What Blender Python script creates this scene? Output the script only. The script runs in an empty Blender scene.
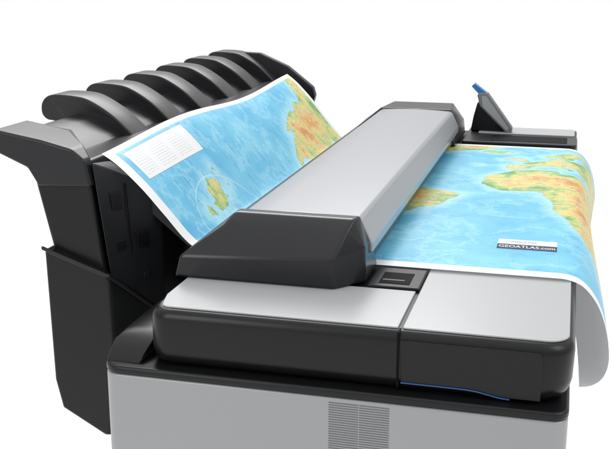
import bpy, bmesh, math
from mathutils import Vector, Matrix

scene = bpy.context.scene
scene.view_settings.view_transform = 'Standard'
scene.view_settings.look = 'None'
scene.view_settings.exposure = 0
COL = scene.collection

# ------------------------------------------------------------------ materials
def new_mat(name):
    m = bpy.data.materials.new(name); m.use_nodes = True
    return m, m.node_tree, m.node_tree.nodes["Principled BSDF"]

def plastic(name, col, rough=0.45, spec=0.5, metal=0.0, bump=0.02, bscale=900.0, var=0.12, rvar=0.05):
    m, nt, b = new_mat(name)
    N, L = nt.nodes, nt.links
    tc = N.new('ShaderNodeTexCoord')
    n1 = N.new('ShaderNodeTexNoise'); n1.inputs['Scale'].default_value = 6.0; n1.inputs['Detail'].default_value = 4
    L.new(tc.outputs['Object'], n1.inputs['Vector'])
    mr = N.new('ShaderNodeMapRange'); mr.inputs['To Min'].default_value = 1 - var; mr.inputs['To Max'].default_value = 1 + var
    L.new(n1.outputs['Fac'], mr.inputs['Value'])
    mx = N.new('ShaderNodeVectorMath'); mx.operation = 'SCALE'
    mx.inputs[0].default_value = col
    L.new(mr.outputs['Result'], mx.inputs['Scale'])
    L.new(mx.outputs['Vector'], b.inputs['Base Color'])
    rr = N.new('ShaderNodeMapRange'); rr.inputs['To Min'].default_value = rough - rvar; rr.inputs['To Max'].default_value = rough + rvar
    L.new(n1.outputs['Fac'], rr.inputs['Value']); L.new(rr.outputs['Result'], b.inputs['Roughness'])
    b.inputs['Specular IOR Level'].default_value = spec
    b.inputs['Metallic'].default_value = metal
    if bump > 0:
        n2 = N.new('ShaderNodeTexNoise'); n2.inputs['Scale'].default_value = bscale; n2.inputs['Detail'].default_value = 2
        L.new(tc.outputs['Object'], n2.inputs['Vector'])
        bp = N.new('ShaderNodeBump'); bp.inputs['Strength'].default_value = bump * 5; bp.inputs['Distance'].default_value = 0.0005
        L.new(n2.outputs['Fac'], bp.inputs['Height']); L.new(bp.outputs['Normal'], b.inputs['Normal'])
    return m

M_BLACK = plastic("black_plastic", (0.0060, 0.0063, 0.0070), 0.30, 0.28)
M_CHAR = plastic("charcoal_plastic", (0.013, 0.0135, 0.015), 0.33, 0.32)
M_CAP = plastic("end_cap_plastic", (0.0105, 0.011, 0.0125), 0.25, 0.36, rvar=0.02)
M_ARM = plastic("arm_plastic", (0.015, 0.0155, 0.017), 0.36, 0.34)
M_DARK = plastic("recess_black", (0.004, 0.004, 0.005), 0.7, 0.1)
M_GREY = plastic("grey_painted_panel", (0.285, 0.29, 0.30), 0.36, 0.45, metal=0.30, bump=0.01, var=0.012, rvar=0.0)
M_BEZ = plastic("grey_bezel", (0.30, 0.305, 0.31), 0.42, 0.4, var=0.03)
M_LIGHT = plastic("light_grey_panel", (0.375, 0.38, 0.39), 0.30, 0.42, bump=0.01, var=0.008, rvar=0.01)
M_SILVER = plastic("satin_silver_lid", (0.36, 0.37, 0.39), 0.28, 0.45, metal=0.40, bump=0, var=0.004, rvar=0.0)
M_EDGE = plastic("grey_trim", (0.16, 0.165, 0.17), 0.45, 0.4)
M_SLOT = plastic("vent_slot", (0.13, 0.133, 0.138), 0.6, 0.2, bump=0)
M_BLUE = plastic("blue_light_strip", (0.035, 0.085, 0.22), 0.4, 0.3)
_b = M_BLUE.node_tree.nodes["Principled BSDF"]; _b.inputs['Emission Color'].default_value = (0.10, 0.28, 0.85, 1); _b.inputs['Emission Strength'].default_value = 0.06
M_NAVY = plastic("navy_ink", (0.03, 0.045, 0.09), 0.6, 0.2, bump=0)
M_WHITEINK = plastic("white_ink", (0.62, 0.62, 0.62), 0.6, 0.2, bump=0)
M_GREYINK = plastic("grey_ink", (0.25, 0.27, 0.3), 0.6, 0.2, bump=0)
M_SCREEN = plastic("screen_glass", (0.01, 0.16, 0.42), 0.12, 0.6, bump=0)
M_FLOOR = plastic("white_studio_floor", (0.92, 0.92, 0.92), 0.9, 0.1, bump=0, var=0.01)

# ------------------------------------------------------------------ helpers
def world_mat(o):
    if o.parent is None: return Matrix.Translation(o.location)
    return world_mat(o.parent) @ o.matrix_parent_inverse @ Matrix.Translation(o.location)

def finish(me, name, mat, bevel=0.0, seg=3, parent=None, label=None):
    o = bpy.data.objects.new(name, me); COL.objects.link(o)
    me.materials.append(mat)
    if bevel > 0:
        for p in me.polygons: p.use_smooth = True
        b = o.modifiers.new("bevel", 'BEVEL'); b.width = bevel; b.segments = seg
        b.limit_method = 'ANGLE'; b.angle_limit = math.radians(22); b.harden_normals = True
        b.use_clamp_overlap = True
    else:
        for p in me.polygons: p.use_smooth = False
    if parent is not None:
        o.parent = parent
        o.matrix_parent_inverse = world_mat(parent).inverted()
    if label: o["label"] = label
    return o

def bm_mesh(bm, name):
    bmesh.ops.recalc_face_normals(bm, faces=bm.faces)
    me = bpy.data.meshes.new(name); bm.to_mesh(me); bm.free(); return me

def add_prism(bm, pts, a, b, axis):
    def P(p, t):
        if axis == 'y': return (p[0], t, p[1])
        if axis == 'z': return (p[0], p[1], t)
        return (t, p[0], p[1])
    A = [bm.verts.new(P(p, a)) for p in pts]; B = [bm.verts.new(P(p, b)) for p in pts]
    bm.faces.new(A); bm.faces.new(B)
    n = len(pts)
    for i in range(n):
        bm.faces.new((A[i], A[(i+1) % n], B[(i+1) % n], B[i]))

def prism(name, pts, a, b, axis, mat, bevel=0.003, seg=3, parent=None, label=None):
    bm = bmesh.new(); add_prism(bm, pts, a, b, axis)
    return finish(bm_mesh(bm, name), name, mat, bevel, seg, parent, label)

def box(name, x0, x1, y0, y1, z0, z1, mat, bevel=0.003, seg=3, parent=None, label=None):
    return prism(name, [(x0, y0), (x1, y0), (x1, y1), (x0, y1)], z0, z1, 'z', mat, bevel, seg, parent, label)

def hull(name, pts, mat, bevel=0.003, seg=3, parent=None, label=None):
    bm = bmesh.new()
    for p in pts: bm.verts.new(p)
    bmesh.ops.convex_hull(bm, input=bm.verts)
    bmesh.ops.dissolve_limit(bm, angle_limit=math.radians(1.5), verts=bm.verts, edges=bm.edges)
    return finish(bm_mesh(bm, name), name, mat, bevel, seg, parent, label)

def rrect(x0, x1, y0, y1, r, seg=8):
    out = []
    cs = [(x0 + r[0], y0 + r[0], 180), (x1 - r[1], y0 + r[1], 270), (x1 - r[2], y1 - r[2], 0), (x0 + r[3], y1 - r[3], 90)]
    for (cx, cy, a0), rr in zip(cs, r):
        for k in range(seg + 1):
            a = math.radians(a0 + 90 * k / seg)
            out.append((cx + rr * math.cos(a), cy + rr * math.sin(a)))
    return out

def catmull(P, n, closed=False):
    out = []; m = len(P)
    rng = range(m) if closed else range(m - 1)
    for i in rng:
        if closed: q = [Vector(P[(i + d) % m]) for d in (-1, 0, 1, 2)]
        else: q = [Vector(P[max(i-1, 0)]), Vector(P[i]), Vector(P[i+1]), Vector(P[min(i+2, m-1)])]
        p0, p1, p2, p3 = q
        for k in range(n):
            t = k / n
            out.append(0.5 * ((2*p1) + (p2-p0)*t + (2*p0-5*p1+4*p2-p3)*t*t + (3*p1-p0-3*p2+p3)*t**3))
    if not closed: out.append(Vector(P[-1]))
    return out

# ------------------------------------------------------------------ floor
bm = bmesh.new()
vs = [bm.verts.new(p) for p in [(-500, -500, 0), (500, -500, 0), (500, 500, 0), (-500, 500, 0)]]
bm.faces.new(vs)
floor = finish(bm_mesh(bm, "floor"), "floor", M_FLOOR); floor["kind"] = "structure"

# ------------------------------------------------------------------ printer root
root = bpy.data.objects.new("wide_format_printer", None); COL.objects.link(root)
root.location = (-0.25, 1.75, 0)
root["label"] = "grey and black wide format printer with scanner bar and rear stacker"
root["category"] = "printer"

# cabinet
cabinet = prism("cabinet", rrect(-0.530, 0.021, 1.03, 2.50, (0.022, 0.018, 0.02, 0.02)), 0.34, 0.9175, 'z', M_GREY, 0.003, parent=root)
prism("cabinet_rim", rrect(-0.5305, 0.0215, 1.0295, 2.5005, (0.0225, 0.0185, 0.02, 0.02)), 0.9178, 0.9280, 'z', M_BLACK, 0.0035, 5, parent=cabinet)
hull("side_rail", [(-0.5295, 1.044, 0.9278), (-0.484, 1.044, 0.9278), (-0.5295, 2.48, 0.9278), (-0.479, 2.48, 0.9278),
                   (-0.5295, 1.048, 0.932), (-0.529, 1.070, 0.948), (-0.525, 1.100, 0.9525), (-0.510, 1.103, 0.9545), (-0.479, 1.100, 0.9535), (-0.482, 1.048, 0.934),
                   (-0.525, 2.48, 0.9525), (-0.510, 2.48, 0.9545), (-0.479, 2.48, 0.9535)], M_BLACK, 0.007, 6, parent=cabinet)
bm = bmesh.new()
for cx in (-0.2279, -0.1921):
    for k in range(48):
        z = 0.9115 - k * 0.0030
        add_prism(bm, [(cx - 0.0174, z - 0.0006), (cx + 0.0174, z - 0.0006), (cx + 0.0174, z + 0.0006), (cx - 0.0174, z + 0.0006)], 1.0296, 1.0312, 'y')
finish(bm_mesh(bm, "vent"), "vent", M_SLOT, 0, parent=cabinet, label="fine louvred cooling vent")
for y in (1.20, 2.33):
    leg = prism("leg", [(-0.30, 0.3398), (-0.20, 0.3398), (-0.215, 0.06), (-0.285, 0.06)], y - 0.03, y + 0.03, 'y', M_CHAR, 0.004, parent=root)
    prism("foot", [(-0.56, 0.04), (0.06, 0.04), (0.05, 0.0598), (-0.55, 0.0598)], y - 0.035, y + 0.035, 'y', M_CHAR, 0.004, parent=leg)
    for x in (-0.52, 0.02):
        prism("caster", [(x + 0.02*math.cos(a*math.pi/8), 0.02 + 0.0195*math.sin(a*math.pi/8)) for a in range(16)], y - 0.012, y + 0.012, 'y', M_BLACK, 0.002, parent=leg)

# deck: lofted rounded body, drawn in towards its base
bm = bmesh.new()
rings = []
for z, dx0, dx1, dy in ((0.9285, 0.008, 0.015, 0.009), (0.932, 0.004, 0.010, 0.004), (0.938, 0.0015, 0.006, 0.0015), (0.944, 0.0002, 0.003, 0.0002), (0.952, 0, 0.001, 0), (0.984, 0, 0, 0),
                        (0.9880, 0.0004, 0.0004, 0.0004), (0.9915, 0.0014, 0.0014, 0.0014), (0.9950, 0.0034, 0.0034, 0.0034), (0.9970, 0.0056, 0.0056, 0.0056), (0.998, 0.0085, 0.0085, 0.0085)):
    o = rrect(-0.476 + dx0, 0.0240 - dx1, 1.046 + dy, 2.475 - dy, (0.026, 0.034, 0.02, 0.02), 12)
    rings.append([bm.verts.new((x, y, z)) for x, y in o])
for a, b in zip(rings, rings[1:]):
    n = len(a)
    for i in range(n): bm.faces.new((a[i], a[(i+1) % n], b[(i+1) % n], b[i]))
bm.faces.new(rings[0]); bm.faces.new(rings[-1])
deck = finish(bm_mesh(bm, "scanner_deck"), "scanner_deck", M_BLACK, 0, 1, parent=root)
for p in deck.data.polygons: p.use_smooth = len(p.vertices) == 4
prism("end_panel", [(-0.463, 1.070), (-0.460, 1.062), (-0.453, 1.058), (-0.1715, 1.058), (-0.1715, 1.19), (-0.470, 1.19), (-0.470, 1.10)], 0.9975, 1.0002, 'z', M_LIGHT, 0.0012, 2, parent=deck)
prism("front_panel", rrect(-0.1665, 0.0170, 1.058, 1.30, (0.003, 0.026, 0.002, 0.002)), 0.9975, 1.0002, 'z', M_LIGHT, 0.0012, 2, parent=deck)
curve = [(v.x, v.y) for v in catmull([(-0.165, 0.9385), (-0.130, 0.9385), (-0.098, 0.9383), (-0.080, 0.9372), (-0.066, 0.9346), (-0.054, 0.9324), (-0.040, 0.9316), (-0.020, 0.9316)], 5)]
prism("front_cover", [(-0.1665, 0.9895), (-0.014, 0.9895), (-0.010, 0.986), (-0.010, 0.9328)] + [(x, z + 0.0013) for x, z in curve[::-1]], 1.0435, 1.0475, 'y', M_BLACK, 0.0012, 3, parent=deck)
bm = bmesh.new()
cu = curve[:-6]
up = [(x, z + 0.0006) for x, z in cu]; dn = [(x, z - 0.0006) for x, z in cu]
add_prism(bm, up + dn[::-1], 1.0440, 1.0500, 'y')
finish(bm_mesh(bm, "light_strip"), "light_strip", M_BLUE, 0, parent=deck, label="thin subdued blue light strip")
box("seam", -0.1705, -0.1675, 1.0452, 1.06, 0.932, 0.9985, M_DARK, 0.0005, 1, parent=deck)
latch = box("latch", -0.2345, -0.168, 1.192, 1.272, 0.9972, 1.003, M_BLACK, 0.002, 3, parent=deck)
box("latch_recess", -0.222, -0.182, 1.203, 1.250, 1.0026, 1.0037, M_DARK, 0.0008, 2, parent=latch)
box("latch_lip", -0.219, -0.190, 1.214, 1.219, 1.0036, 1.0042, M_CHAR, 0.0004, 2, parent=latch)
plat = prism("rear_platform", rrect(-0.232, 0.021, 2.262, 2.472, (0.004, 0.012, 0.012, 0.004)), 0.9972, 1.008, 'z', M_CHAR, 0.003, 3, parent=deck)
box("tray_recess", -0.17, 0.000, 2.278, 2.355, 1.0075, 1.0088, M_DARK, 0.0005, 1, parent=plat)
prism("platform_panel", rrect(-0.205, 0.016, 2.375, 2.466, (0.004, 0.008, 0.01, 0.004)), 1.0075, 1.0105, 'z', M_LIGHT, 0.001, 2, parent=plat, label="light grey top panel")

# ------------------------------------------------------------------ scanner bar
bar = box("scanner_bar", -0.470, -0.243, 1.225, 2.30, 1.014, 1.036, M_BLACK, 0.003, parent=root)
# lid top is very slightly crowned
lidp = [(-0.428, 1.036), (-0.236, 1.033), (-0.236, 1.046), (-0.2505, 1.0755), (-0.256, 1.0790), (-0.285, 1.0805), (-0.330, 1.0815), (-0.375, 1.0808), (-0.405, 1.0792), (-0.412, 1.0765)]
prism("bar_lid", lidp, 1.2335, 2.224, 'y', M_SILVER, 0.0022, 3, parent=bar, label="satin silver lid of the scanner bar")
hull("end_cap", [(-0.487, 1.167, 1.001), (-0.272, 1.167, 1.001), (-0.239, 1.206, 1.001), (-0.239, 1.29, 1.001), (-0.487, 1.232, 1.001),
                 (-0.480, 1.167, 1.029), (-0.286, 1.167, 1.038), (-0.274, 1.170, 1.038), (-0.240, 1.202, 1.048), (-0.240, 1.232, 1.048), (-0.479, 1.232, 1.030),
                 (-0.424, 1.192, 1.070), (-0.262, 1.194, 1.072), (-0.416, 1.214, 1.0825), (-0.257, 1.212, 1.0825), (-0.416, 1.232, 1.0825), (-0.253, 1.232, 1.0825)],
     M_CAP, 0.0034, 5, parent=bar, label="charcoal faceted end cap")
hull("end_cap", [(-0.488, 2.40, 1.001), (-0.239, 2.41, 1.001), (-0.239, 2.20, 1.003), (-0.488, 2.224, 1.001),
                 (-0.240, 2.19, 1.012), (-0.240, 2.222, 1.045), (-0.478, 2.222, 1.026), (-0.240, 2.38, 1.04), (-0.479, 2.38, 1.03),
                 (-0.411, 2.224, 1.0825), (-0.254, 2.224, 1.0825), (-0.40, 2.335, 1.0825), (-0.262, 2.335, 1.0825)],
     M_CAP, 0.003, 4, parent=bar, label="charcoal faceted end cap")

# ------------------------------------------------------------------ control panel
cp = prism("control_panel", [(-0.212, 1.097), (-0.207, 1.103), (-0.188, 1.103), (-0.127, 1.022), (-0.127, 1.014), (-0.136, 1.005), (-0.204, 1.070)], 2.38, 2.405, 'y', M_EDGE, 0.003, 3, parent=root, label="slim grey tilted control panel")
prism("bezel", [(-0.202, 1.095), (-0.191, 1.095), (-0.135, 1.021), (-0.139, 1.014), (-0.198, 1.070)], 2.3788, 2.381, 'y', M_BEZ, 0.0005, 2, parent=cp)
prism("screen", [(-0.226, 1.117), (-0.219, 1.124), (-0.188, 1.101), (-0.192, 1.094), (-0.207, 1.098)], 2.382, 2.402, 'y', M_SCREEN, 0.001, 2, parent=cp, label="bright blue screen edge")
prism("panel_stand", [(-0.226, 1.0085), (-0.140, 1.0085), (-0.155, 1.020), (-0.200, 1.080), (-0.212, 1.078), (-0.220, 1.045)], 2.396, 2.44, 'y', M_BLACK, 0.004, parent=cp)

# ------------------------------------------------------------------ stacker
stk = prism("stacker", [(-0.736, 1.123), (-0.648, 1.131), (-0.627, 0.967), (-0.628, 0.76), (-0.70, 0.775), (-0.704, 0.98)], 1.25, 2.36, 'y', M_BLACK, 0.006, 5, parent=root)
sc = prism("side_cover", [(-0.788, 1.171), (-0.715, 1.159), (-0.668, 1.148), (-0.648, 1.133), (-0.640, 1.095), (-0.722, 1.092), (-0.738, 1.118), (-0.788, 1.139)], 1.244, 1.338, 'y', M_CHAR, 0.004, 4, parent=stk, label="charcoal side arm folding down into the housing")
for v in sc.data.vertices:
    if v.co.y > 1.3 and v.co.x > -0.72:
        v.co.y = 1.338 - 0.075 * min(1, (v.co.x + 0.722) / 0.075)
def F(s, z, out=0.0):
    t = (1.131 - z) / 0.164
    xa = -0.642 + 0.021 * max(0, min(1.0, t)); ya = 1.252
    xb = -0.574; yb = 1.338
    return (xa + s * (xb - xa) + out * 0.785, ya + s * (yb - ya) - out * 0.62, z)
bm = bmesh.new()
A = [bm.verts.new(F(s, z)) for s, z in ((0, 1.129), (0, 0.967), (0, 0.82), (1, 0.82), (1, 0.967), (1, 1.076))]
B = [bm.verts.new(p) for p in ((-0.66, 1.46, 1.10), (-0.64, 1.46, 0.967), (-0.64, 1.46, 0.82), (-0.574, 1.46, 0.82), (-0.574, 1.46, 0.967), (-0.574, 1.46, 1.070))]
bm.faces.new((A[0], A[1], A[4], A[5])); bm.faces.new((A[1], A[2], A[3], A[4])); bm.faces.new(B)
for i in range(6): bm.faces.new((A[i], A[(i+1) % 6], B[(i+1) % 6], B[i]))
finish(bm_mesh(bm, "inner_housing"), "inner_housing", M_CHAR, 0.003, 4, parent=stk)
def face_panel(name, s0, s1, z0, z1, d0, d1, mat, bev=0.0008):
    return hull(name, [F(s, z, d) for s in (s0, s1) for z in (z0, z1) for d in (d0, d1)], mat, bev, 2, parent=stk)
face_panel("access_port", 0.20, 0.36, 1.058, 1.082, -0.001, 0.0008, M_BLACK)
face_panel("access_port", 0.54, 0.74, 0.996, 1.018, -0.001, 0.0008, M_BLACK)
face_panel("access_port", 0.60, 0.70, 0.950, 0.957, -0.001, 0.0020, M_ARM)
face_panel("access_port", 0.18, 0.34, 0.998, 1.012, -0.001, 0.0010, M_BLACK)
hull("housing_seam", [F(s, z, d) for s, z in ((0.44, 1.094), (0.450, 1.093), (0.44, 0.93), (0.450, 0.93)) for d in (-0.001, 0.0006)], M_DARK, 0, parent=stk)
hull("sleeve", [(-0.717, 1.238, 1.003), (-0.616, 1.238, 0.968), (-0.570, 1.322, 0.885), (-0.570, 1.40, 0.86), (-0.717, 1.40, 1.003),
                (-0.613, 1.238, 0.80), (-0.629, 1.238, 0.714), (-0.704, 1.238, 0.755), (-0.580, 1.322, 0.74), (-0.58, 1.40, 0.74), (-0.704, 1.40, 0.755), (-0.714, 1.238, 0.80)],
     M_BLACK, 0.006, 5, parent=stk)
prism("sleeve_lip", [(-0.719, 1.006), (-0.615, 0.971), (-0.6145, 0.966), (-0.719, 1.001)], 1.2350, 1.2395, 'y', M_CHAR, 0.0012, 3, parent=stk)
hull("sleeve_lip", [(x + a * 0.8, y - a * 0.6, z + b) for (x, y, z) in ((-0.617, 1.237, 0.971), (-0.569, 1.324, 0.886)) for a in (-0.003, 0.0025) for b in (-0.005, 0.001)], M_CHAR, 0.0012, 3, parent=stk)
box("connection_arm", -0.6150, -0.5298, 1.60, 1.66, 0.80, 0.86, M_BLACK, 0.004, parent=stk)
box("connection_arm", -0.6150, -0.5298, 2.10, 2.16, 0.80, 0.86, M_BLACK, 0.004, parent=stk)
prism("tray_beam", [(-0.802, 1.128), (-0.806, 1.146), (-0.790, 1.157), (-0.755, 1.153), (-0.715, 1.132), (-0.685, 1.108), (-0.655, 1.078), (-0.645, 1.05), (-0.70, 1.05), (-0.745, 1.10)], 1.325, 2.345, 'y', M_CHAR, 0.005, 4, parent=stk)
prism("paper_chute", [(-0.655, 1.128), (-0.618, 1.108), (-0.585, 1.076), (-0.555, 1.043), (-0.52, 1.008), (-0.50, 0.999), (-0.50, 0.992), (-0.53, 0.995), (-0.66, 1.10)], 1.325, 2.23, 'y', M_BLACK, 0.002, parent=stk)
prism("lower_guide", [(-0.56, 1.03), (-0.50, 0.991), (-0.485, 0.985), (-0.485, 0.955), (-0.56, 0.90), (-0.60, 0.90), (-0.60, 1.03)], 1.42, 2.22, 'y', M_CHAR, 0.004, parent=stk)
prism("far_cover", [(-0.80, 1.165), (-0.79, 1.190), (-0.73, 1.188), (-0.66, 1.158), (-0.598, 1.110), (-0.592, 1.090), (-0.60, 1.06), (-0.70, 1.05), (-0.76, 1.12)], 2.325, 2.345, 'y', M_ARM, 0.003, parent=stk)
# arms: chunky flat-topped blades with short rounded noses
arm_ctrl = [(-0.842, 1.146), (-0.851, 1.155), (-0.851, 1.171), (-0.842, 1.183), (-0.825, 1.188), (-0.788, 1.187), (-0.762, 1.181), (-0.725, 1.160), (-0.692, 1.132), (-0.665, 1.104), (-0.645, 1.078),
            (-0.66, 1.05), (-0.71, 1.062), (-0.752, 1.095), (-0.782, 1.122), (-0.808, 1.138), (-0.828, 1.144)]
arm_prof = [(v.x, v.y) for v in catmull(arm_ctrl, 4, True)]
def arm_mesh():
    bm = bmesh.new(); n = len(arm_prof); rows = []
    W = 0.066
    for f, ins in ((0.0, 0.0022), (0.010, 0.0010), (0.024, 0.0003), (0.042, 0.0), (0.958, 0.0), (0.976, 0.0003), (0.990, 0.0010), (1.0, 0.0022)):
        r = []
        for i, (x, z) in enumerate(arm_prof):
            a = Vector(arm_prof[i - 1]); b = Vector(arm_prof[(i + 1) % n]); t = (b - a).normalized()
            w = W * (1 - 0.10 * max(0, (-0.79 - x) / 0.06))
            r.append(bm.verts.new((x + t.y * ins, 1.524 + (f - 0.5) * w, z - t.x * ins)))
        rows.append(r)
    for a, b in zip(rows, rows[1:]):
        for i in range(n): bm.faces.new((a[i], a[(i+1) % n], b[(i+1) % n], b[i]))
    bm.faces.new(rows[0]); bm.faces.new(rows[-1])
    return bm_mesh(bm, "stacker_arm")
arm0 = finish(arm_mesh(), "stacker_arm", M_ARM, 0, parent=stk)
for p in arm0.data.polygons: p.use_smooth = len(p.vertices) == 4
for k in range(1, 6):
    o = arm0.copy(); COL.objects.link(o); o.parent = stk
    o.matrix_parent_inverse = arm0.matrix_parent_inverse.copy()
    o.location = (0, 0.158 * k, 0.001 * k)

# ------------------------------------------------------------------ printed map
ctrl = [(-0.637, 1.143), (-0.612, 1.125), (-0.577, 1.091), (-0.546, 1.055), (-0.515, 1.020), (-0.495, 1.008), (-0.460, 1.0045), (-0.36, 1.0035),
        (-0.25, 1.0040), (-0.15, 1.0040), (-0.06, 1.0040), (-0.015, 1.0040), (0.012, 1.0030), (0.032, 0.9950), (0.049, 0.975), (0.060, 0.950), (0.067, 0.920), (0.069, 0.893), (0.063, 0.872), (0.050, 0.860), (0.034, 0.856)]
prof = catmull(ctrl, 7)
S = [0.0]
for a, b in zip(prof, prof[1:]): S.append(S[-1] + (b - a).length)
i0 = min(range(len(prof)), key=lambda i: abs(prof[i].x + 0.25)); off = -0.25 - S[i0]
S = [s + off for s in S]
SMIN, SMAX = S[0], S[-1]
Y0, Y1, NY = 1.277, 2.24, 190
def conv(P, dl=0.0, db=0.0): return [(-0.11 + (a + dl + 17) * 0.005, 1.865 + (b + db - 15) * 0.0062) for a, b in P]
AFR = [(-6,35),(3,37),(10,37),(11,33),(15,32),(20,31),(24,32),(30,31),(33,28),(37,21),(39,16),(43,12),(51,12),(54,3),(56,-3),(56,-8),(56,-20),(54,-30),(50,-44),(44,-60),(36,-62),(30,-56),(27,-45),(22,-40),(17,-33),(14,-24),(10,-17),(10,-9),(9,-5),(6,0),(6,4),(3,6),(-2,5),(-8,4),(-13,8),(-15,11),(-17,14),(-16,19),(-17,22),(-13,28),(-10,30)]
EUR = [(-9,37),(-9,43),(-2,44),(-1,46),(-4,48),(2,50),(4,52),(8,54),(8,57),(11,56),(12,54),(20,55),(22,58),(29,60),(22,61),(25,65),(22,66),(18,62),(17,57),(13,55),(11,59),(6,58),(5,61),(12,66),(18,70),(28,71),(40,67),(60,70),(80,70),(80,40),(50,38),(36,36),(28,37),(27,41),(24,40),(23,37),(20,39),(19,42),(13,45),(14,42),(18,40),(16,38),(12,42),(9,44),(3,43),(0,39),(-5,36)]
SAM = [(-77,8),(-75,11),(-72,12),(-62,10),(-57,6),(-52,5),(-50,0),(-44,-2),(-40,-3),(-35,-6),(-35,-9),(-38,-13),(-39,-18),(-41,-22),(-46,-24),(-48,-28),(-53,-33),(-57,-36),(-58,-38),(-62,-39),(-65,-42),(-66,-46),(-68,-52),(-74,-52),(-75,-46),(-73,-37),(-71,-20),(-76,-14),(-81,-5),(-79,2)]
NAM = [(-140,76),(-95,73),(-82,68),(-86,64),(-94,60),(-92,57),(-82,54),(-79,52),(-77,60),(-70,61),(-64,58),(-56,52),(-66,50),(-65,45),(-70,43),(-75,39),(-76,35),(-81,31),(-80,26),(-83,29),(-90,30),(-94,27),(-95,23),(-92,18),(-91,18),(-90,21),(-87,21),(-88,16),(-83,15),(-83,10),(-78,9),(-80,7),(-86,11),(-90,14),(-93,17),(-97,20),(-101,26),(-105,32),(-108,34),(-107,29),(-109,30),(-113,38),(-115,44),(-114,50),(-118,54),(-116,60),(-121,64),(-128,66),(-138,70)]
COAST = [conv(AFR, -8, -3), conv(EUR, -9, -3), conv([(-5,50),(1,51),(0,53),(-2,56),(-4,58),(-5,56),(-3,54),(-5,52)], -10, -3), conv([(-10,52),(-6,52),(-6,55),(-9,54)], -10, -3),
         conv([(-26,64),(-18,62),(-12,65),(-15,67),(-24,67)], -4, -2), conv(SAM, 4.5), conv(NAM, -3)] + [conv(P) for P in (
 [(-45,58),(-40,62),(-30,66),(-24,71),(-20,80),(-60,82),(-70,77),(-54,70),(-52,63)],
 [(-58,50),(-53,47),(-55,52)], [(-30,39),(-28,38),(-29,40)], [(-24,16),(-23,15),(-23,17)])] + [conv(P, -2.5, -1.0) for P in (
 [(-108,-47),(-105,-51),(-101,-51),(-100,-54),(-97,-52),(-97,-47),(-99,-45),(-100,-42),(-102,-45),(-104,-42),(-107,-43)], [(-101,-57),(-98,-59),(-96,-56),(-98,-55)], [(-94,-46),(-93,-49),(-92,-46)], [(-111,-40),(-110,-41),(-109,-39)], [(-104,-38),(-102,-39),(-103,-37)],
)]
def sdist(px, py):
    best = 9.0; inside = False
    for P in COAST:
        c = False; n = len(P); j = n - 1
        for i in range(n):
            x1, y1 = P[i]; x0, y0 = P[j]
            if (y1 > py) != (y0 > py) and px < (x0 - x1) * (py - y1) / (y0 - y1) + x1: c = not c
            dx, dy = x1 - x0, y1 - y0; L2 = dx*dx + dy*dy
            t = ((px - x0)*dx + (py - y0)*dy) / L2; t = 0 if t < 0 else 1 if t > 1 else t
            ex, ey = px - x0 - t*dx, py - y0 - t*dy; d = ex*ex + ey*ey
            if d < best: best = d
            j = i
        if c: inside = True
    d = math.sqrt(best); return d if inside else -d
bm = bmesh.new(); uvl = bm.loops.layers.uv.new("map"); fl = bm.verts.layers.float.new("coast"); G = []
for j in range(NY + 1):
    y = Y0 + (Y1 - Y0) * j / NY; row = []
    for i, p in enumerate(prof):
        hang = min(0.10, max(0, S[i] - 0.02))
        wx = hang * (0.09 * math.cos((y - 1.277) * 5.5) - 0.07)
        wz = max(0, -0.56 - S[i]) * 0.05 * math.sin(y * 9.0)
        v = bm.verts.new((p.x + wx, y, p.y + wz)); v[fl] = sdist(S[i], y)
        row.append(v)
    G.append(row)
for j in range(NY):
    for i in range(len(prof) - 1):
        fce = bm.faces.new((G[j][i], G[j][i+1], G[j+1][i+1], G[j+1][i]))
        for lp, (jj, ii) in zip(fce.loops, ((j, i), (j, i+1), (j+1, i+1), (j+1, i))):
            lp[uvl].uv = (S[ii], Y0 + (Y1 - Y0) * jj / NY)

mm, nt, bs = new_mat("printed_world_map"); N, L = nt.nodes, nt.links
def math_(op, a, b=None, c=None):
    n = N.new('ShaderNodeMath'); n.operation = op
    for k, v in enumerate((a, b, c)):
        if v is None: continue
        if isinstance(v, (int, float)): n.inputs[k].default_value = v
        else: L.new(v, n.inputs[k])
    return n.outputs[0]
def vmath(op, a, b=None, out=0):
    n = N.new('ShaderNodeVectorMath'); n.operation = op
    for k, v in enumerate((a, b)):
        if v is None: continue
        if isinstance(v, tuple): n.inputs[k].default_value = v
        else: L.new(v, n.inputs[k])
    return n.outputs[out]
def maprange(v, a, b, c=0.0, d=1.0):
    n = N.new('ShaderNodeMapRange'); L.new(v, n.inputs['Value'])
    for nm, x in (('From Min', a), ('From Max', b), ('To Min', c), ('To Max', d)): n.inputs[nm].default_value = x
    return n.outputs['Result']
def noise(vec, scale, detail=6, rough=0.6):
    n = N.new('ShaderNodeTexNoise'); n.inputs['Scale'].default_value = scale; n.inputs['Detail'].default_value = detail; n.inputs['Roughness'].default_value = rough
    L.new(vec, n.inputs['Vector']); return n.outputs['Fac']
def mix(f, a, b):
    n = N.new('ShaderNodeMix'); n.data_type = 'RGBA'
    if isinstance(f, (int, float)): n.inputs[0].default_value = f
    else: L.new(f, n.inputs[0])
    for k, v in ((6, a), (7, b)):
        if isinstance(v, tuple): n.inputs[k].default_value = v + (1,)
        else: L.new(v, n.inputs[k])
    return n.outputs[2]
uvn = N.new('ShaderNodeUVMap'); uvn.uv_map = "map"; UV = uvn.outputs[0]
sp = N.new('ShaderNodeSeparateXYZ'); L.new(UV, sp.inputs[0]); U, V = sp.outputs[0], sp.outputs[1]
at = N.new('ShaderNodeAttribute'); at.attribute_name = "coast"; D = at.outputs['Fac']
def ctr(n): return math_('SUBTRACT', n, 0.5)
field = math_('ADD', D, math_('MULTIPLY', ctr(noise(UV, 80, 11, 0.80)), 0.028))
land = maprange(field, 0.0, 0.0005)
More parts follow.
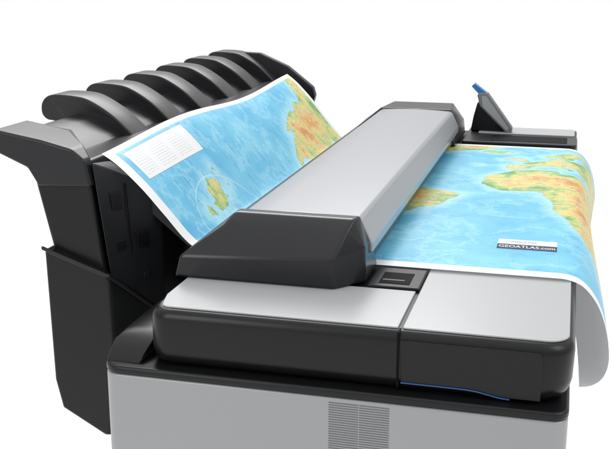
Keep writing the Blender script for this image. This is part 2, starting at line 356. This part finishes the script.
nB = noise(UV, 7, 8, 0.62)
ridge = maprange(math_('ABSOLUTE', ctr(noise(UV, 6, 9, 0.66))), 0.0, 0.030, 1, 0)
sea = mix(maprange(nB, 0.36, 0.66), (0.08, 0.385, 0.61), (0.17, 0.51, 0.68))
sea = mix(math_('MULTIPLY', ridge, 0.40), sea, (0.38, 0.68, 0.77))
deep = maprange(noise(UV, 20, 8, 0.7), 0.58, 0.74)
sea = mix(math_('MULTIPLY', deep, 0.25), sea, (0.06, 0.28, 0.52))
shelf = maprange(field, -0.026, -0.001)
sea = mix(math_('MULTIPLY', shelf, 0.65), sea, (0.42, 0.70, 0.77))
relief = noise(UV, 90, 9, 0.75)
alt = math_('ADD', math_('MULTIPLY', noise(UV, 13, 6, 0.65), 0.80), math_('MULTIPLY', relief, 0.40))
alt = math_('ADD', alt, maprange(D, 0.0, 0.055, -0.13, -0.02))
cr = N.new('ShaderNodeValToRGB'); E = cr.color_ramp
E.elements[0].position = 0.37; E.elements[0].color = (0.10, 0.29, 0.08, 1)
E.elements[1].position = 0.77; E.elements[1].color = (0.40, 0.15, 0.05, 1)
for pos, c in ((0.45, (0.27, 0.46, 0.13, 1)), (0.51, (0.57, 0.58, 0.21, 1)), (0.58, (0.70, 0.53, 0.19, 1)), (0.65, (0.66, 0.34, 0.10, 1))):
    e = E.elements.new(pos); e.color = c
L.new(alt, cr.inputs[0])
lcol = mix(maprange(noise(UV, 180, 5, 0.75), 0.47, 0.75, 0, 0.42), cr.outputs[0], (0.20, 0.15, 0.06))
col = mix(land, sea, lcol)
coast = math_('MULTIPLY', maprange(math_('ABSOLUTE', field), 0.0, 0.0008, 1, 0), 0.6)
col = mix(coast, col, (0.04, 0.14, 0.20))
riv = math_('MULTIPLY', math_('LESS_THAN', math_('ABSOLUTE', ctr(noise(UV, 24, 4, 0.6))), 0.0045), land)
col = mix(math_('MULTIPLY', riv, 0.55), col, (0.12, 0.34, 0.50))
vor = N.new('ShaderNodeTexVoronoi'); vor.feature = 'DISTANCE_TO_EDGE'; vor.inputs['Scale'].default_value = 27
warp = N.new('ShaderNodeTexNoise'); warp.inputs['Scale'].default_value = 30; L.new(UV, warp.inputs['Vector'])
wv = vmath('ADD', UV, vmath('MULTIPLY', warp.outputs['Color'], (0.03, 0.03, 0.0)))
L.new(wv, vor.inputs['Vector'])
bord = math_('MULTIPLY', math_('LESS_THAN', vor.outputs['Distance'], 0.018), land)
col = mix(math_('MULTIPLY', bord, 0.35), col, (0.30, 0.08, 0.06))
def lines(c, step, w):
    return math_('LESS_THAN', math_('FRACT', math_('DIVIDE', c, step)), w / step)
grat = math_('MAXIMUM', lines(U, 0.075, 0.0006), lines(V, 0.093, 0.0008))
col = mix(math_('MULTIPLY', grat, 0.25), col, (0.05, 0.22, 0.40))
def arc(cx, cy, r, w, c, k, half):
    global col
    l = vmath('LENGTH', vmath('DIVIDE', vmath('SUBTRACT', UV, (cx, cy, 0)), (0.8, 1.0, 1)), out=1)
    ring = math_('LESS_THAN', math_('ABSOLUTE', math_('SUBTRACT', l, r)), w)
    ring = math_('MULTIPLY', ring, math_('LESS_THAN', U, half))
    col = mix(math_('MULTIPLY', ring, k), col, c)
arc(-0.490, 1.47, 0.115, 0.0010, (0.62, 0.74, 0.78), 0.55, -0.50)
nS = noise(vmath('MULTIPLY', UV, (700.0, 330.0, 1)), 1.0, 1)
row = lines(V, 0.011, 0.0028)
run = maprange(noise(vmath('MULTIPLY', UV, (28.0, 90.0, 1)), 1.0, 1), 0.59, 0.61)
spk = math_('MULTIPLY', math_('MULTIPLY', maprange(nS, 0.46, 0.54), row), run)
col = mix(math_('MULTIPLY', spk, 0.65), col, (0.03, 0.08, 0.16))
def inbox(u0, u1, v0, v1):
    a = math_('MULTIPLY', math_('GREATER_THAN', U, u0), math_('LESS_THAN', U, u1))
    b = math_('MULTIPLY', math_('GREATER_THAN', V, v0), math_('LESS_THAN', V, v1))
    return math_('MULTIPLY', a, b)
LU0, LU1, LV0, LV1 = SMIN + 0.016, -0.622, 1.318, 1.54
leg = inbox(LU0, LU1, LV0, LV1)
col = mix(leg, col, (0.70, 0.71, 0.72))
legb = math_('SUBTRACT', inbox(LU0 - 0.0009, LU1 + 0.0009, LV0 - 0.001, LV1 + 0.001), inbox(LU0, LU1, LV0, LV1))
col = mix(math_('MULTIPLY', legb, 0.8), col, (0.10, 0.2, 0.3))
typ = math_('MULTIPLY', lines(U, 0.0046, 0.0015), maprange(nS, 0.44, 0.54))
cols = math_('MULTIPLY', inbox(LU0 + 0.004, LU1 - 0.005, LV0 + 0.008, LV1 - 0.008), math_('SUBTRACT', 1.0, lines(V, 0.072, 0.016)))
col = mix(math_('MULTIPLY', math_('MULTIPLY', typ, cols), 0.40), col, (0.18, 0.21, 0.26))
inner = inbox(SMIN + 0.010, SMAX - 0.012, Y0 + 0.024, Y1 - 0.016)
col = mix(inner, (0.74, 0.745, 0.75), col)
geo = N.new('ShaderNodeNewGeometry')
col = mix(geo.outputs['Backfacing'], col, (0.80, 0.805, 0.81))
L.new(col, bs.inputs['Base Color'])
bs.inputs['Roughness'].default_value = 0.40; bs.inputs['Specular IOR Level'].default_value = 0.35
trn = N.new('ShaderNodeBsdfTranslucent'); trn.inputs['Color'].default_value = (0.70, 0.71, 0.72, 1)
tw = N.new('ShaderNodeMixShader'); out = N["Material Output"]
L.new(math_('MULTIPLY', geo.outputs['Backfacing'], 0.30), tw.inputs[0])
L.new(bs.outputs[0], tw.inputs[1]); L.new(trn.outputs[0], tw.inputs[2]); L.new(tw.outputs[0], out.inputs['Surface'])
mme = bm_mesh(bm, "map_sheet")
if sum(p.normal.z for p in mme.polygons) < 0: mme.flip_normals()
mapo = finish(mme, "printed_map", mm)
for p in mapo.data.polygons: p.use_smooth = True
mapo["label"] = "large glossy colour world map sheet passing under the scanner bar"
mapo["category"] = "map"

lab = box("map_label", -0.088, -0.004, 1.401, 1.426, 1.0041, 1.0044, M_NAVY, 0, parent=mapo, label="dark strip with white website lettering")
lab2 = box("map_caption", -0.088, -0.004, 1.4265, 1.452, 1.0041, 1.0044, M_WHITEINK, 0, parent=mapo)
def text(name, body, x, y, z, size, mat, par, xs=1.0, fat=0.004):
    c = bpy.data.curves.new(name, 'FONT'); c.body = body; c.size = size; c.align_x = 'CENTER'; c.align_y = 'CENTER'; c.offset = size*fat
    o = bpy.data.objects.new(name, c); COL.objects.link(o)
    bpy.context.view_layer.update()
    dg = bpy.context.evaluated_depsgraph_get()
    me = bpy.data.meshes.new_from_object(o.evaluated_get(dg))
    bpy.data.objects.remove(o)
    for v in me.vertices: v.co = Vector((v.co.x * xs + x, v.co.y + y, z))
    me.materials.clear()
    return finish(me, name, mat, 0, parent=par)
text("lettering", "GEOATLAS.com", -0.046, 1.413, 1.0047, 0.0175, M_WHITEINK, lab, xs=0.66, fat=0.012)
text("lettering", "WORLD MAP", -0.052, 1.4385, 1.0047, 0.008, M_GREYINK, lab2, xs=0.8, fat=0)

# ------------------------------------------------------------------ camera
cam = bpy.data.cameras.new("camera"); co = bpy.data.objects.new("camera", cam); COL.objects.link(co)
cam.sensor_fit = 'HORIZONTAL'; cam.sensor_width = 36; cam.lens = 36 * 1000 / 612
cam.clip_start = 0.05; cam.clip_end = 2000
p_, t_ = math.radians(14.8), math.radians(14.7)
co.location = (0, 0, 1.4); co.rotation_euler = (math.radians(90) - t_, 0, p_)
scene.camera = co

# ------------------------------------------------------------------ light
w = bpy.data.worlds.new("World"); scene.world = w; w.use_nodes = True
wn, wl = w.node_tree.nodes, w.node_tree.links
bg = wn["Background"]; tc = wn.new('ShaderNodeTexCoord'); ss = wn.new('ShaderNodeSeparateXYZ')
wl.new(tc.outputs['Generated'], ss.inputs[0])
mr = wn.new('ShaderNodeMapRange'); mr.inputs['From Min'].default_value = 0.0; mr.inputs['From Max'].default_value = 0.9
mr.inputs['To Min'].default_value = 0.44; mr.inputs['To Max'].default_value = 1.34
wl.new(ss.outputs[2], mr.inputs['Value']); wl.new(mr.outputs['Result'], bg.inputs['Strength'])
bg.inputs['Color'].default_value = (1, 1, 1, 1)
def area(name, loc, tgt, size, power):
    l = bpy.data.lights.new(name, 'AREA'); l.shape = 'RECTANGLE'; l.size = size[0]; l.size_y = size[1]; l.energy = power
    o = bpy.data.objects.new(name, l); COL.objects.link(o); o.location = loc
    o.rotation_euler = (Vector(tgt) - Vector(loc)).to_track_quat('-Z', 'Y').to_euler()
area("softbox", (-1.2, 3.8, 3.0), (-0.2, 1.6, 1.0), (2.0, 1.2), 58)
area("key_softbox", (1.8, 0.8, 3.2), (-0.2, 1.6, 1.0), (1.4, 1.4), 22)
area("front_fill", (-1.6, -1.2, 2.1), (-0.3, 1.2, 0.95), (0.5, 1.4), 15)  # added fill lamp, puts highlights on the black front faces
